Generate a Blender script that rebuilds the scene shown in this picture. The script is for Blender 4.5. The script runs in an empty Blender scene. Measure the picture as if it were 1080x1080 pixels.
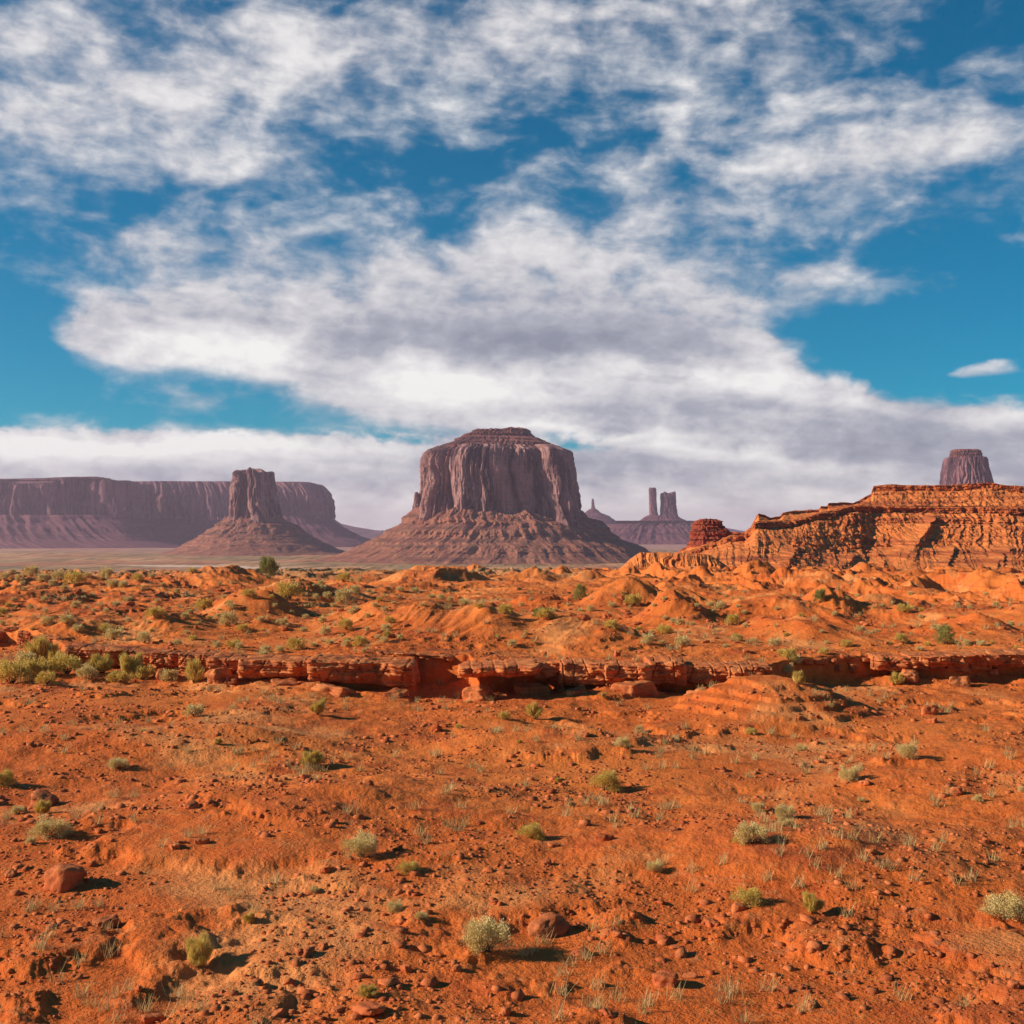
import bpy, math, random
import numpy as np
from mathutils import Vector
random.seed(7)
RNG = np.random.default_rng(11)
S = bpy.context.scene
COL = S.collection
F = 1304.0            # focal length in reference pixels (1080 px wide frame)
HOR = 560.0           # row of eye level

# ------------------------------------------------------------------ camera
cam = bpy.data.cameras.new('camera'); camo = bpy.data.objects.new('camera', cam); COL.objects.link(camo)
camo.location = (0, 0, 0); camo.rotation_euler = (math.radians(90), 0, 0)
cam.sensor_width = 36; cam.lens = 36 * F / 1080; cam.shift_y = 20 / 1080
cam.clip_start = 0.5; cam.clip_end = 120000
S.camera = camo
# ------------------------------------------------------------------ light and exposure
SUN_AZ = math.radians(-95)      # from the viewing direction, negative = left
SUN_EL = math.radians(24)
S.view_settings.view_transform = 'Standard'; S.view_settings.look = 'None'
S.view_settings.gamma = 1; S.view_settings.exposure = 0.4
sl = bpy.data.lights.new('sun', 'SUN'); sl.energy = 4.9; sl.angle = math.radians(0.5); sl.color = (1.0, 0.89, 0.76)
so = bpy.data.objects.new('sun', sl); COL.objects.link(so)
sd = Vector((math.sin(SUN_AZ) * math.cos(SUN_EL), math.cos(SUN_AZ) * math.cos(SUN_EL), math.sin(SUN_EL)))
so.rotation_euler = sd.to_track_quat('Z', 'Y').to_euler()
S.cycles.volume_bounces = 0; S.cycles.max_bounces = 6; S.cycles.diffuse_bounces = 3
S.cycles.use_denoising = True
S.cycles.volume_step_rate = 10

class NT:
    """small helper to write node trees as expressions"""
    def __init__(s, tree): s.t = tree; tree.nodes.clear()
    def n(s, kind, **kw):
        nd = s.t.nodes.new(kind)
        for k, v in kw.items(): setattr(nd, k, v)
        return nd
    def put(s, sock, v):
        if isinstance(v, bpy.types.NodeSocket): s.t.links.new(v, sock)
        elif v is not None: sock.default_value = v
    def m(s, op, a, b=None, c=None, clamp=False):
        nd = s.n('ShaderNodeMath', operation=op); nd.use_clamp = clamp
        for i, v in enumerate((a, b, c)): s.put(nd.inputs[i], v)
        return nd.outputs[0]
    def add(s, a, b): return s.m('ADD', a, b)
    def sub(s, a, b): return s.m('SUBTRACT', a, b)
    def mul(s, a, b): return s.m('MULTIPLY', a, b)
    def step(s, v, a, b, lo=0.0, hi=1.0):
        nd = s.n('ShaderNodeMapRange', interpolation_type='SMOOTHSTEP')
        for i, x in enumerate((v, a, b, lo, hi)): s.put(nd.inputs[i], x)
        return nd.outputs[0]
    def mix(s, f, a, b, mode='MIX'):
        nd = s.n('ShaderNodeMix', data_type='RGBA', blend_type=mode)
        s.put(nd.inputs[0], f)
        s.put(nd.inputs[6], a if isinstance(a, bpy.types.NodeSocket) else (*a, 1))
        s.put(nd.inputs[7], b if isinstance(b, bpy.types.NodeSocket) else (*b, 1))
        return nd.outputs[2]
    def vec(s, x, y, z):
        nd = s.n('ShaderNodeCombineXYZ')
        for i, v in enumerate((x, y, z)): s.put(nd.inputs[i], v)
        return nd.outputs[0]
    def xyz(s, v):
        nd = s.n('ShaderNodeSeparateXYZ'); s.put(nd.inputs[0], v); return nd.outputs
    def noise(s, v, scale, detail=4, rough=0.55, dist=0.0, dim='3D'):
        nd = s.n('ShaderNodeTexNoise', noise_dimensions=dim)
        s.put(nd.inputs['Vector'], v); nd.inputs['Scale'].default_value = scale
        nd.inputs['Detail'].default_value = detail; nd.inputs['Roughness'].default_value = rough
        nd.inputs['Distortion'].default_value = dist
        return nd.outputs[0]
    def scale(s, v, k):
        nd = s.n('ShaderNodeVectorMath', operation='MULTIPLY'); s.put(nd.inputs[0], v); nd.inputs[1].default_value = k
        return nd.outputs[0]

# ------------------------------------------------------------------ sky with clouds
W = bpy.data.worlds.new('World'); S.world = W; W.use_nodes = True
t = NT(W.node_tree)
sky = t.n('ShaderNodeTexSky', sky_type='NISHITA'); sky.sun_disc = False
sky.sun_elevation = SUN_EL; sky.sun_rotation = SUN_AZ
sky.air_density = 1.0; sky.dust_density = 0.4; sky.ozone_density = 2.0; sky.altitude = 1600
co = t.n('ShaderNodeTexCoord').outputs['Generated']
x, y, z = t.xyz(co)
U = t.add(t.mul(t.m('ARCTAN2', x, y), F * 1.035), 540.0)          # azimuth
V = t.sub(HOR, t.mul(t.m('ARCSINE', z), F * 1.01))                 # elevation
nv = t.vec(t.mul(U, 1 / 150), t.mul(V, 1 / 62), 0.0)
n_big = t.noise(nv, 1.0, 7, 0.56, 0.4)
n_mid = t.noise(t.vec(t.mul(U, 1 / 85), t.mul(V, 1 / 50), 4.0), 1.0, 5, 0.5, 0.35)
n_puff = t.noise(t.vec(t.mul(U, 1 / 24), t.mul(V, 1 / 14), 9.0), 1.0, 5, 0.55, 0.25)
n_streak = t.noise(t.vec(t.mul(U, 1 / 130), t.mul(t.add(V, t.mul(U, -0.10)), 1 / 14), 2.0), 1.0, 6, 0.58, 0.3)
Uw = t.add(U, t.mul(t.sub(n_big, 0.5), 70.0)); Vw = t.add(V, t.mul(t.sub(n_mid, 0.5), 34.0))
def blob(cx, cy, rx, ry, a, tilt=0.0, UU=Uw, VV=Vw):
    du = t.sub(UU, cx); dv = t.sub(t.sub(VV, cy), t.mul(du, tilt)) if tilt else t.sub(VV, cy)
    q = t.add(t.m('POWER', t.m('ABSOLUTE', t.mul(du, 1 / rx)), 2.0), t.m('POWER', t.m('ABSOLUTE', t.mul(dv, 1 / ry)), 2.0))
    return t.mul(t.m('EXPONENT', t.mul(q, -1.0)), a)
def total(lst, start):
    v = start
    for b in lst: v = t.add(v, blob(*b))
    return v
# how much cloud: low bank everywhere near the horizon, then single masses
low = t.step(t.add(V, t.mul(t.sub(n_puff, 0.5), 16.0)), 452.0, 478.0)
cover = total([(105, 368, 60, 34, .45), (190, 362, 130, 34, .75), (360, 372, 130, 36, .85), (520, 392, 150, 60, 1.05), (690, 400, 190, 60, 1.1),
               (225, 425, 90, 22, .32), (410, 416, 100, 22, .35), (830, 440, 150, 42, 1.1, .16), (985, 462, 150, 30, .9, .10),
               (1028, 397, 46, 17, .60, .08), (1015, 402, 22, 6, .35), (1050, 392, 26, 5, .35), (1060, 400, 40, 7, .4, .12), (985, 440, 110, 16, .35, .1), (800, 366, 60, 6, .35), (110, 462, 150, 12, .5), (590, 300, 420, 90, .55), (100, 150, 260, 90, .5),
               (150, 290, 180, 40, .25), (900, 180, 300, 60, .45), (540, 60, 500, 70, .5), (340, 466, 90, 8, .2),
               (25, 380, 75, 60, -.5), (300, 412, 60, 20, -.22), (620, 468, 40, 9, -.9), (920, 380, 160, 36, -.75, .12),
               (430, 466, 60, 8, -.35), (1060, 350, 120, 60, -.3)], 0.0)
cover = t.add(cover, t.mul(low, 0.95))
cover = t.add(cover, t.mul(t.sub(n_big, 0.5), 0.55)); cover = t.add(cover, t.mul(t.sub(n_mid, 0.5), 1.1)); cover = t.add(cover, t.mul(t.sub(n_puff, 0.5), 0.28))
cover = t.add(cover, t.mul(t.sub(n_streak, 0.5), 0.16))
alpha = t.mul(t.step(cover, 0.14, 0.70), 0.97)
# how bright the cloud is
br = total([(60, 476, 130, 16, .62), (215, 472, 120, 10, .45), (380, 474, 110, 8, .3), (200, 378, 110, 26, .34), (260, 372, 60, 24, .2), (430, 400, 70, 30, .42),
            (515, 415, 90, 26, .36), (545, 355, 190, 22, -.38), (640, 372, 120, 18, -.22), (715, 400, 150, 15, .25, .1),
            (590, 415, 120, 14, .12), (680, 428, 150, 9, -.20), (640, 455, 120, 6, .42, .06), (760, 478, 130, 8, .42, .12),
            (850, 405, 60, 12, .25, .1), (890, 425, 120, 8, .28, .16), (1050, 450, 60, 10, .38), (900, 458, 130, 22, -.18),
            (1010, 480, 120, 24, -.22), (640, 485, 120, 12, -.15), (330, 515, 180, 14, -.16), (850, 498, 60, 10, .22), (1035, 395, 40, 9, .3),
            (560, 548, 700, 26, .60), (380, 492, 120, 10, .15), (540, 150, 600, 120, .18)], 0.50)
br = t.add(br, t.mul(t.sub(n_mid, 0.5), 0.95)); br = t.add(br, t.mul(t.sub(n_puff, 0.5), 0.62)); br = t.add(br, t.mul(t.sub(n_streak, 0.5), 0.30))
cr = t.n('ShaderNodeValToRGB'); t.put(cr.inputs[0], br)
el = cr.color_ramp.elements
el[0].position = 0.0; el[0].color = (.27, .29, .36, 1)
el[1].position = 1.0; el[1].color = (.93, .91, .89, 1)
e = el.new(0.35); e.color = (.42, .43, .50, 1)
e = el.new(0.62); e.color = (.64, .63, .66, 1)
cloud = t.mix(1.0, cr.outputs[0], (6.6, 6.6, 6.6), 'MULTIPLY')
skyc = t.mix(1.0, sky.outputs[0], (0.0, 0.43, 0.54), 'MULTIPLY')
col = t.mix(alpha, skyc, cloud)
bg = t.n('ShaderNodeBackground'); t.put(bg.inputs[0], col); bg.inputs[1].default_value = 0.12
out = t.n('ShaderNodeOutputWorld'); t.put(out.inputs[0], bg.outputs[0])
W.cycles.sampling_method = 'MANUAL'; W.cycles.sample_map_resolution = 512

# ------------------------------------------------------------------ numpy noise
_P = RNG.permutation(4096)
def _h(i, j, k=0): return _P[(_P[(_P[i & 4095] + j) & 4095] + k) & 4095]
_A = RNG.uniform(0, 2 * np.pi, 4096); _GX, _GY = np.cos(_A), np.sin(_A)
def perlin(x, y, s=0):
    x = np.asarray(x, float); y = np.asarray(y, float)
    xi = np.floor(x).astype(np.int64); yi = np.floor(y).astype(np.int64); xf = x - xi; yf = y - yi
    u = xf * xf * xf * (xf * (xf * 6 - 15) + 10); v = yf * yf * yf * (yf * (yf * 6 - 15) + 10)
    def g(a, b):
        h = _h(xi + a, yi + b, s); return _GX[h] * (xf - a) + _GY[h] * (yf - b)
    return ((g(0, 0) * (1 - u) + g(1, 0) * u) * (1 - v) + (g(0, 1) * (1 - u) + g(1, 1) * u) * v) * 1.5
def fbm(x, y, o=4, s=0, g=0.5):
    a = 1; r = 0
    for i in range(o): r = r + a * perlin(x * 2**i, y * 2**i, s + i); a *= g
    return r
def ridged(x, y, o=4, s=0, g=0.5):
    a = 1; r = 0; w = 0
    for i in range(o): r = r + a * (1 - np.abs(perlin(x * 2**i, y * 2**i, s + i)) * 2); w += a; a *= g
    return r / w
def ss(a, b, x):
    q = np.clip((x - a) / (b - a), 0, 1); return q * q * (3 - 2 * q)
def gauss(X, Y, cx, cy, sx, sy, rot=0):
    dx, dy = X - cx, Y - cy
    if rot: c, s_ = math.cos(rot), math.sin(rot); dx, dy = dx * c + dy * s_, -dx * s_ + dy * c
    return np.exp(-(dx / sx) ** 2 - (dy / sy) ** 2)

# ------------------------------------------------------------------ object helpers
def tag(o, label=None, cat=None, group=None, kind=None):
    if label: o['label'] = label
    if cat: o['category'] = cat
    if group: o['group'] = group
    if kind: o['kind'] = kind
    return o
def empty(name, loc):
    o = bpy.data.objects.new(name, None); COL.objects.link(o); o.location = loc; return o
def mesh_np(name, V_, Fq, mat, parent=None, smooth=True, data_only=False):
    me = bpy.data.meshes.new(name); V_ = np.ascontiguousarray(V_, dtype=np.float32); Fq = np.ascontiguousarray(Fq, dtype=np.int32)
    k = Fq.shape[1]
    me.vertices.add(len(V_)); me.vertices.foreach_set('co', V_.ravel())
    me.loops.add(Fq.size); me.loops.foreach_set('vertex_index', Fq.ravel())
    me.polygons.add(len(Fq)); me.polygons.foreach_set('loop_start', np.arange(0, Fq.size, k, dtype=np.int32))
    me.polygons.foreach_set('loop_total', np.full(len(Fq), k, dtype=np.int32))
    me.update(calc_edges=True)
    if smooth: me.polygons.foreach_set('use_smooth', np.ones(len(Fq), dtype=bool))
    me.materials.append(mat)
    if data_only: return me
    o = bpy.data.objects.new(name, me); COL.objects.link(o)
    if parent: o.parent = parent; o.location = -parent.location
    return o
def grid_faces(nr, nc, wrap=False):
    r = np.arange(nr - 1)[:, None]; c = np.arange(nc if wrap else nc - 1)[None, :]; c2 = (c + 1) % nc
    return np.stack([r * nc + c, r * nc + c2, (r + 1) * nc + c2, (r + 1) * nc + c], -1).reshape(-1, 4)
def wx(px, Y): return (px - 540) / F * Y
def wz(py, Y): return (HOR - py) / F * Y

# ------------------------------------------------------------------ materials
def principled(name, rough=0.9):
    m = bpy.data.materials.new(name); m.use_nodes = True; t = NT(m.node_tree)
    b = t.n('ShaderNodeBsdfPrincipled'); b.inputs['Roughness'].default_value = rough
    b.inputs['Specular IOR Level'].default_value = 0.12
    o = t.n('ShaderNodeOutputMaterial'); t.put(o.inputs[0], b.outputs[0])
    return m, t, b
def bump(t, b, h, strength, dist):
    nd = t.n('ShaderNodeBump'); nd.inputs['Strength'].default_value = strength; nd.inputs['Distance'].default_value = dist
    t.put(nd.inputs['Height'], h); t.put(b.inputs['Normal'], nd.outputs[0])

def ground_material():
    m, t, b = principled('desert_ground', 0.95)
    P = t.n('ShaderNodeNewGeometry').outputs['Position']; x, y, z = t.xyz(P)
    n1 = t.noise(P, 0.035, 5, .6); n2 = t.noise(P, 0.35, 6, .65); n3 = t.noise(P, 2.2, 5, .65); n4 = t.noise(P, 9.0, 3, .6)
    c = t.mix(t.step(n1, .38, .62), (.58, .122, .022), (.70, .182, .034))
    c = t.mix(t.step(n2, .50, .72), c, (.47, .085, .018))
    c = t.mix(t.mul(t.step(n3, .52, .72), .55), c, (.74, .26, .06))
    c = t.mix(t.mul(t.step(n4, .60, .72), .5), c, (.22, .05, .02))
    # thin bands of harder rock show where the slope cuts them
    band = t.noise(t.vec(t.mul(x, .02), t.mul(y, .02), t.mul(z, 2.1)), 1.0, 4, .6)
    c = t.mix(t.mul(t.step(band, .55, .66), .45), c, (.30, .06, .025))
    # valley floor: dusty pink earth with olive scrub, distant mist painted over it
    big = t.noise(P, 0.11, 5, .6); crust = t.noise(P, 1.1, 5, .7)
    c = t.mix(t.mul(t.step(big, .52, .66), .6), c, (.72, .30, .095))
    c = t.mix(t.mul(t.step(crust, .56, .66), .45), c, (.44, .15, .06))
    side = t.step(t.m('DIVIDE', x, t.m('MAXIMUM', y, 5.0)), .075, .02)
    yn = t.add(y, t.mul(t.sub(t.noise(P, .03, 5, .65), .5), 420.0))
    c = t.mix(t.mul(t.mul(t.step(yn, 230.0, 420.0), side), .75), c, (.42, .25, .11))
    scr = t.noise(t.vec(x, t.mul(y, .4), z), .16, 5, .75)
    c = t.mix(t.mul(t.mul(t.step(yn, 200.0, 420.0), t.mul(side, t.step(scr, .50, .58))), .8), c, (.16, .14, .05))
    far = t.step(z, -20.0, -45.0)
    v1 = t.noise(t.vec(t.mul(x, .0035), t.mul(y, .0016), 0.0), 1.0, 5, .65); v2 = t.noise(t.vec(t.mul(x, .045), t.mul(y, .0035), 0.0), 1.0, 5, .75)
    v3 = t.noise(t.vec(t.mul(x, .0024), t.mul(y, .0016), 3.0), 1.0, 4, .6)
    vc = t.mix(t.step(v1, .44, .56), (.50, .19, .085), (.66, .34, .16))
    vc = t.mix(t.mul(t.step(v3, .44, .56), .75), vc, (.33, .22, .095))
    vc = t.mix(t.mul(t.step(v2, .47, .60), .8), vc, (.10, .085, .030))
    vc = t.mix(t.mul(t.step(y, 3600.0, 5600.0), .7), vc, (.50, .25, .22))  # pale mist around the mesa feet, put into the floor colour
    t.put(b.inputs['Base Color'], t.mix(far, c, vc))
    hh = t.add(t.mul(n3, .5), t.mul(n4, .22)); hh = t.add(hh, t.mul(t.noise(P, 24.0, 3, .6), .08))
    bump(t, b, hh, 0.75, 0.35)
    return m

def rock_material(name, c_light, c_mid, c_dark, sc, strata=0.5, streak=0.6, green=0.0, bumpd=1.0, zband=1.0):
    m, t, b = principled(name, 0.92)
    P = t.n('ShaderNodeNewGeometry').outputs['Position']; x, y, z = t.xyz(P)
    n1 = t.noise(P, sc, 6, .62)
    st = t.noise(t.vec(t.mul(x, sc * 1.6), t.mul(y, sc * 1.6), t.mul(z, sc * .16)), 1.0, 6, .65)
    bd = t.noise(t.vec(t.mul(x, sc * .12), t.mul(y, sc * .12), t.mul(z, sc * 3.2 * zband)), 1.0, 5, .65)
    fine = t.noise(P, sc * 7, 5, .65)
    c = t.mix(t.step(n1, .35, .65), c_mid, c_light)
    c = t.mix(t.mul(t.step(st, .50, .60), streak), c, c_dark)
    c = t.mix(t.mul(t.step(bd, .50, .62), strata), c, c_dark)
    c = t.mix(t.mul(t.step(fine, .55, .7), .35), c, c_dark)
    if green:
        g = t.noise(P, sc * 2.6, 6, .75)
        c = t.mix(t.mul(t.step(g, .48, .60), green), c, (.085, .080, .038))
    t.put(b.inputs['Base Color'], c)
    bump(t, b, t.add(t.add(t.mul(n1, .6), t.mul(fine, .35)), t.add(t.mul(st, .6 * streak), t.mul(bd, .6 * strata))), 0.8, bumpd)
    return m

M_ground = ground_material()
M_cliff = rock_material('butte_cliff', (.43, .22, .18), (.26, .12, .105), (.045, .022, .027), .022, .25, .95, 0, 9)
M_cap = rock_material('butte_cap', (.28, .10, .075), (.20, .072, .06), (.08, .034, .03), .03, .8, .3, 0, 6)
M_talus = rock_material('butte_talus', (.40, .15, .085), (.27, .09, .055), (.10, .038, .03), .03, .5, .1, .5, 7)
M_farcliff = rock_material('far_mesa_cliff', (.29, .13, .13), (.175, .078, .088), (.05, .025, .034), .012, .3, .9, 0, 14)  # dark purple tone: cloud shade on the far rock is painted in
M_fartalus = rock_material('far_mesa_talus', (.20, .075, .085), (.145, .052, .064), (.075, .03, .038), .014, .7, .1, .1, 10)  # same cloud shade put into the colour of the far slopes
M_orange = rock_material('orange_rock', (.74, .22, .055), (.62, .16, .038), (.30, .065, .024), .12, .75, .15, 0, 1.2)
M_orange_rim = rock_material('orange_rim_rock', (.58, .15, .035), (.44, .095, .025), (.13, .03, .014), .2, .75, .35, 0, .9)
M_redstack = rock_material('red_stack_rock', (.38, .085, .035), (.28, .055, .028), (.10, .024, .018), .25, .9, .2, 0, .7)
M_slab = rock_material('ledge_sandstone', (.64, .21, .065), (.48, .12, .036), (.13, .03, .016), .9, .55, .25, 0, .16, 1.4)
M_boulder = rock_material('boulder_sandstone', (.58, .17, .055), (.44, .10, .030), (.15, .04, .02), 1.2, .35, .1, 0, .12)

# ------------------------------------------------------------------ terrain height
# line of the long broken ledge in the foreground: (px column, row of its top edge)
LEDGE = [(-200, 668), (0, 667), (30, 669), (66, 677), (80, 683), (110, 685), (158, 689), (190, 690), (220, 693), (252, 697), (330, 698),
         (432, 702), (440, 692), (495, 692), (505, 703), (540, 699), (592, 699), (640, 702), (685, 700), (722, 701), (812, 701), (840, 694),
         (925, 690), (1000, 692), (1080, 689), (1300, 688)]
LX = np.array([p[0] for p in LEDGE], float); LY = np.array([p[1] for p in LEDGE], float)
ZL = -8.35
def ledge_Y(px): return -ZL * F / (np.interp(px, LX, LY) - HOR)
BR = np.array([0, 20, 40, 60, 84, 110, 145, 210, 290, 380, 470, 620, 900, 1300, 40000], float)
BZ = np.array([-9.3, -9.5, -9.9, -10.2, -8.40, -8.55, -9.1, -10.1, -11.2, -12.6, -17, -34, -66, -72, -72], float)
def MND(px, py, Y, ground, wpx, sy, rot=0):   # mound whose top is at (px,py) at distance Y
    return (wx(px, Y), Y, wpx * Y / F * 1.15, sy * 1.1, wz(py, Y) - ground, rot)
MOUNDS = [MND(232, 603, 235, -10.5, 40, 12), MND(150, 618, 190, -9.7, 45, 16, .3), MND(448, 634, 106, -8.6, 64, 13), MND(515, 655, 100, -8.55, 26, 9),
          MND(588, 652, 95, -8.5, 60, 6), MND(660, 672, 92, -8.45, 50, 4), MND(737, 659, 107, -8.6, 26, 5), MND(700, 648, 122, -8.7, 30, 6),
          MND(812, 632, 132, -8.95, 20, 9), MND(860, 633, 130, -8.95, 17, 9), MND(945, 638, 122, -8.8, 28, 8), MND(1022, 648, 108, -8.6, 22, 6),
          MND(1090, 640, 122, -8.7, 40, 9), MND(100, 640, 135, -8.95, 50, 9), MND(20, 625, 165, -9.4, 50, 14), MND(330, 622, 170, -9.4, 50, 12),
          MND(380, 650, 112, -8.6, 40, 8), MND(270, 640, 128, -8.9, 40, 10), MND(180, 655, 108, -8.6, 60, 8),
          MND(565, 604, 270, -11.0, 14, 7), MND(592, 603, 280, -11.2, 12, 6), MND(622, 606, 265, -11.0, 16, 8), MND(655, 611, 232, -10.6, 20, 8),
          MND(690, 617, 205, -10.1, 18, 7), MND(722, 616, 205, -10.1, 17, 7), MND(760, 618, 200, -10.0, 24, 7), MND(800, 614, 215, -10.2, 24, 9),
          MND(850, 612, 230, -10.5, 26, 10), MND(900, 616, 215, -10.3, 30, 9), MND(960, 618, 200, -10.0, 30, 9), MND(1015, 614, 215, -10.3, 26, 10),
          MND(1070, 616, 205, -10.1, 34, 10), MND(1140, 620, 190, -9.9, 44, 12), MND(480, 606, 260, -11.0, 26, 8), MND(420, 607, 260, -11.0, 22, 8),
          # nearer than the photograph's lower edge
          (14.5, 70, 4.2, 4.5, 1.9, 0), (-7, 44, 7, 5, .9, .3), (9, 36, 6, 4, .8, -.2), (-17, 58, 7, 4, .7, 0), (2, 58, 6, 4, .6, .2), (20, 50, 6, 6, .9, 0)]
_r = random.Random(5)
for _ in range(95):
    Y_ = math.exp(_r.uniform(math.log(98), math.log(330))); p_ = _r.uniform(-120, 1200); big_ = _r.random()
    if 380 < p_ < 640 and Y_ < 125: continue
    w_ = (12 + 26 * big_) * (Y_ / 150) ** -.15; a_ = (4 + 11 * big_) * Y_ / F * (1.25 if p_ > 620 else (.9 if Y_ < 170 else .4))
    MOUNDS.append((wx(p_, Y_), Y_, w_ * Y_ / F, w_ * Y_ / F * _r.uniform(1.0, 2.2), a_, _r.uniform(-.7, .7)))
def height(X, Y):
    X = np.asarray(X, float); Y = np.asarray(Y, float)
    R = np.hypot(X, Y); front = ss(-.3, .4, Y / np.maximum(R, 1))
    px = np.clip(540 + X / np.maximum(Y, 5) * F, -900, 2000)
    h = np.interp(R, BR, BZ)
    # top bench and gully floor parted by the ledge
    Ye = ledge_Y(px) + .5 + .25 * fbm(X * .5, Y * .05, 3, 40)
    top = np.interp(np.maximum(R, 84), BR, BZ)
    floor = -9.75 - .5 * ss(250, 450, px) + .12 * fbm(X * .12, Y * .12, 3, 41)
    low = np.where(R > 55, floor, np.interp(R, [0, 20, 40, 55], [-9.3, -9.45, -9.6, -9.75]) + (floor + 9.75) * ss(40, 55, R))
    k = ss(-.35, .35, Y - Ye)
    # sand piled at the foot of the step
    low = low + .45 * np.exp(-np.clip(Ye - Y, 0, 99) / 2.5) * (1 + fbm(X * .3, Y * .3, 2, 43))
    h = np.where(R < 160, low * (1 - k) + top * k, h)
    for (cx, cy, sx, sy, a, rot) in MOUNDS:
        m = (np.abs(X - cx) < 4 * max(sx, sy)) & (np.abs(Y - cy) < 4 * max(sx, sy))
        if m.any():
            xm, ym = X[m], Y[m]
            w = fbm(xm / (sx * .9), ym / (sy * .9), 2, 77) * .22
            g = gauss(xm, ym, cx, cy, sx, sy, rot); g = np.exp(-np.abs(np.log(np.maximum(g, 1e-12))) ** 1.25); g = np.clip(g * (1 + w * 1.2), 0, None)
            kk = k[m] if cy > 75 else 1.0
            h[m] += a * g * kk
    # erosion
    wxn = fbm(X * .03, Y * .03, 3, 5) * 9; wyn = fbm(X * .03, Y * .03, 3, 8) * 9
    near = 1 - ss(380, 800, R); mid = ss(70, 150, R) * near
    h += near * (ridged((X + wxn) * .045, (Y + wyn) * .030, 4, 12) - .45) * (0.3 + 2.8 * ss(125, 300, R))
    right = ss(620, 760, px) * ss(120, 200, R)
    h += near * right * (ridged((X + wxn) * .075 + Y * .02, (Y + wyn) * .045, 4, 60) - .4) * 2.6
    left = ss(260, 60, px) * ss(110, 150, R)
    h += near * left * (ridged((X + wyn) * .16 + Y * .05, (Y + wxn) * .06, 3, 66) - .4) * .9
    h += near * (ridged(X * .35 + wxn * .3, Y * .22 + wyn * .3, 3, 20) - .5) * .20 * ss(60, 100, R)
    h += near * fbm(X * .55, Y * .55, 5, 27, .55) * (.10 + .06 * mid) * (1 - .5 * ss(88, 94, R) * (1 - ss(130, 150, R)))
    h += near * fbm(X * .12, Y * .12, 3, 29) * .22
    # small terraces of harder beds
    msk = ss(-.02, .3, fbm(X * .05, Y * .05, 2, 33)) * near * .6 * (1 - ss(86, 92, R) * (1 - ss(125, 140, R)) * .85)
    q = (h + .12 * fbm(X * .2, Y * .2, 3, 34)) / .42; fr = q - np.floor(q)
    h = h + msk * .42 * (ss(.35, .65, fr) - fr) * .8
    # the plain
    h += ss(900, 1600, R) * (fbm(X * .0015, Y * .0015, 4, 50) * 4.0) + ss(6000, 20000, R) * fbm(X * .0002, Y * .0002, 3, 53) * 10
    return h

phi = np.radians(np.concatenate([np.linspace(-180, -36, 60, endpoint=False), np.linspace(-36, -25, 110, endpoint=False),
                                 np.linspace(-25, 25, 1650, endpoint=False), np.linspace(25, 36, 110, endpoint=False),
                                 np.linspace(36, 180, 60, endpoint=False)]))
rr = np.concatenate([np.geomspace(.5, 18, 60, endpoint=False), np.geomspace(18, 66, 300, endpoint=False), np.geomspace(66, 120, 400, endpoint=False), np.geomspace(120, 440, 430, endpoint=False),
                     np.geomspace(440, 1500, 120, endpoint=False), np.geomspace(1500, 20000, 160)])
PH, RR = np.meshgrid(phi, rr)
TX, TY = np.sin(PH) * RR, np.cos(PH) * RR
TZ = height(TX, TY)
g_o = mesh_np('ground', np.stack([TX, TY, TZ], -1).reshape(-1, 3), grid_faces(len(rr), len(phi), True)[:, ::-1], M_ground)
tag(g_o, kind='structure')
del PH, RR, TX, TY, TZ
def hit(px, py, lo=14, hi=700):
    """ground point seen at a place of the reference picture"""
    Y = np.geomspace(lo, hi, 2600); X = wx(px, Y); H = height(X, Y); L = wz(py, Y)
    i = np.argmax(H >= L)
    if H[i] < L[i]: i = len(Y) - 1
    return float(X[i]), float(Y[i]), float(H[i])
def gz(X, Y): return float(height(np.array([X]), np.array([Y]))[0])

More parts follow.
